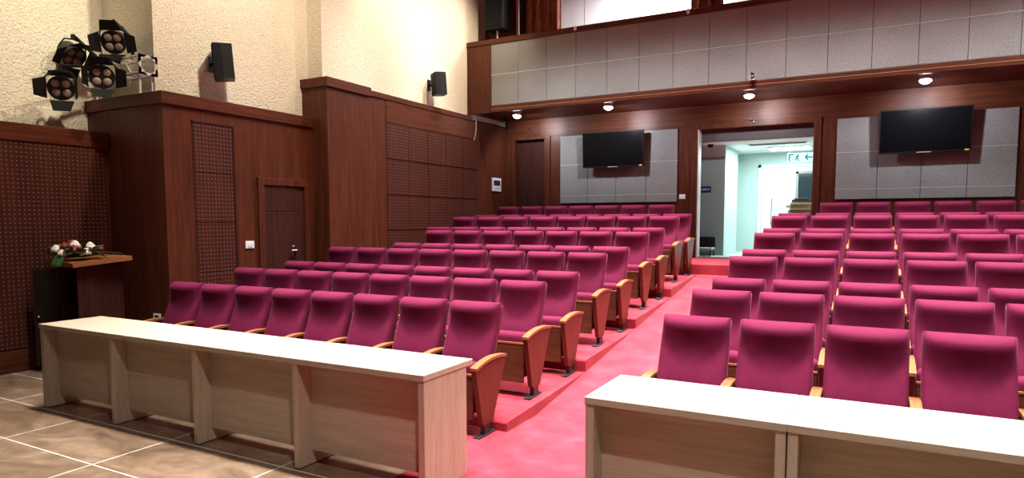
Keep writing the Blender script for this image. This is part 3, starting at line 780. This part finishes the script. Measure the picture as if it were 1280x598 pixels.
for i in range(44):
    a = random.uniform(0, 2*math.pi); rr = random.uniform(.06,.2)
    leaf((math.cos(a)*rr*.9, math.sin(a)*rr*.6-.02, .035+random.uniform(0,.05)), (math.cos(a), math.sin(a)*.8, random.uniform(-.05,.8)), random.uniform(.07,.12), .026, M['leaf'] if i % 3 else M['leaf_dark'])
for i in range(12):
    sx = 1 if i % 2 else -1
    leaf((sx*random.uniform(.16,.26), random.uniform(-.06,.12), .04+random.uniform(0,.02)), (sx*1, random.uniform(-.3,.5), random.uniform(.0,.25)), random.uniform(.10,.16), .016, M['leaf_dark'])
for i in range(3): leaf((-.06+.03*i,-.16,.03), (-.1+.08*i,-.7,-.9), .12, .026, M['leaf'])
f = MB(); f.ball((0,0,.025),.10,2,(1.5,1,.25)); f.build('foam_base', M['leaf'], bq, 60)

# ------------------------------------------------------------------ lights
def area(loc, size, power, col=(1,1,1), rot=(0,0,0), sy=None, spread=180):
    l = bpy.data.lights.new('lamp', 'AREA'); l.energy = power; l.color = col; l.size = size; l.spread = R(spread)
    if sy: l.shape = 'RECTANGLE'; l.size_y = sy
    o = bpy.data.objects.new('area_lamp', l); COL.objects.link(o); o.location = loc; o.rotation_euler = rot
    return o
def spot(loc, target, power, col, ang, blend=.5, rad=.03):
    l = bpy.data.lights.new('spot', 'SPOT'); l.energy = power; l.color = col; l.spot_size = R(ang); l.spot_blend = blend; l.shadow_soft_size = rad
    o = bpy.data.objects.new('spot_lamp', l); COL.objects.link(o); o.location = loc
    d = Vector(target)-Vector(loc); o.rotation_euler = d.to_track_quat('-Z','Y').to_euler()
    return o
W_ = (1,.97,.94)
for y, p in ((-.9,580),(1.3,600),(3.5,640),(5.6,620)):
    area((.6,y,6.8), 9.0, p, W_, sy=.35, spread=66)
for y in (1.5,4.0):
    area((4.8,y,6.6), .6, 165, W_, rot=(0,R(-35),0), spread=150)  # broad side lamps added to brighten the left wall, no known fixture
area((2.4,-4.1,6.7), .15, 200, W_, spread=120)
# warm wash lamps high on the plaster
for x, y, ty, p in ((-2.6,1.0,1.4,800),(-2.6,4.4,4.4,720),(-2.6,5.6,6.2,620)):
    spot((x,y,6.8), (-5.0,ty,4.7), p, (1,.86,.64), 70, 1.0, .1)
spot((-3.4,-1.0,6.8), (-6.5,-1.2,4.0), 850, (1,.88,.66), 62, 1.0, .1)
# downlights
for x, y, _ in spots:
    spot((x+.02,y+.05,ZS-.14), (x+.22,8.0,2.9), 85, (.90,.94,1), 160, .6, .04)
    spot((x+.02,y+.05,ZS-.13), (x+.30,8.3,3.68), 75, (.82,.9,1), 38, 1.0, .03)
# balcony and corridor lamps
area((-1.6,8.2,6.8), .8, 260, (.95,.98,1))
area((.5,9.9,3.17), .8, 85, (.80,1,.96))
area((.5,12.2,3.17), .8, 75, (.85,1,.97))
w = bpy.data.worlds.new('world'); S.world = w; w.use_nodes = True
w.node_tree.nodes['Background'].inputs[0].default_value = (.9,.85,.85,1); w.node_tree.nodes['Background'].inputs[1].default_value = .01

# ------------------------------------------------------------------ camera
cam = bpy.data.cameras.new('camera'); co = bpy.data.objects.new('camera', cam); COL.objects.link(co); S.camera = co
co.location = (2.3332,-4.7383,1.6979)
yaw, pitch, roll = .4972, .077, -.0012
fwd = Vector((-math.sin(yaw)*math.cos(pitch), math.cos(yaw)*math.cos(pitch), -math.sin(pitch)))
q = fwd.to_track_quat('-Z','Y')
co.rotation_mode = 'QUATERNION'; co.rotation_quaternion = q @ Euler((0,0,roll)).to_quaternion()
cam.sensor_width = 36.0; cam.sensor_fit = 'HORIZONTAL'; cam.lens = 36.0*830/1280
cam.shift_y = (340-299)/1280
cam.clip_start = .05; cam.clip_end = 60
S.view_settings.view_transform = 'Standard'; S.view_settings.look = 'None'; S.view_settings.gamma = 1; S.view_settings.use_curve_mapping = False
S.view_settings.exposure = -0.1
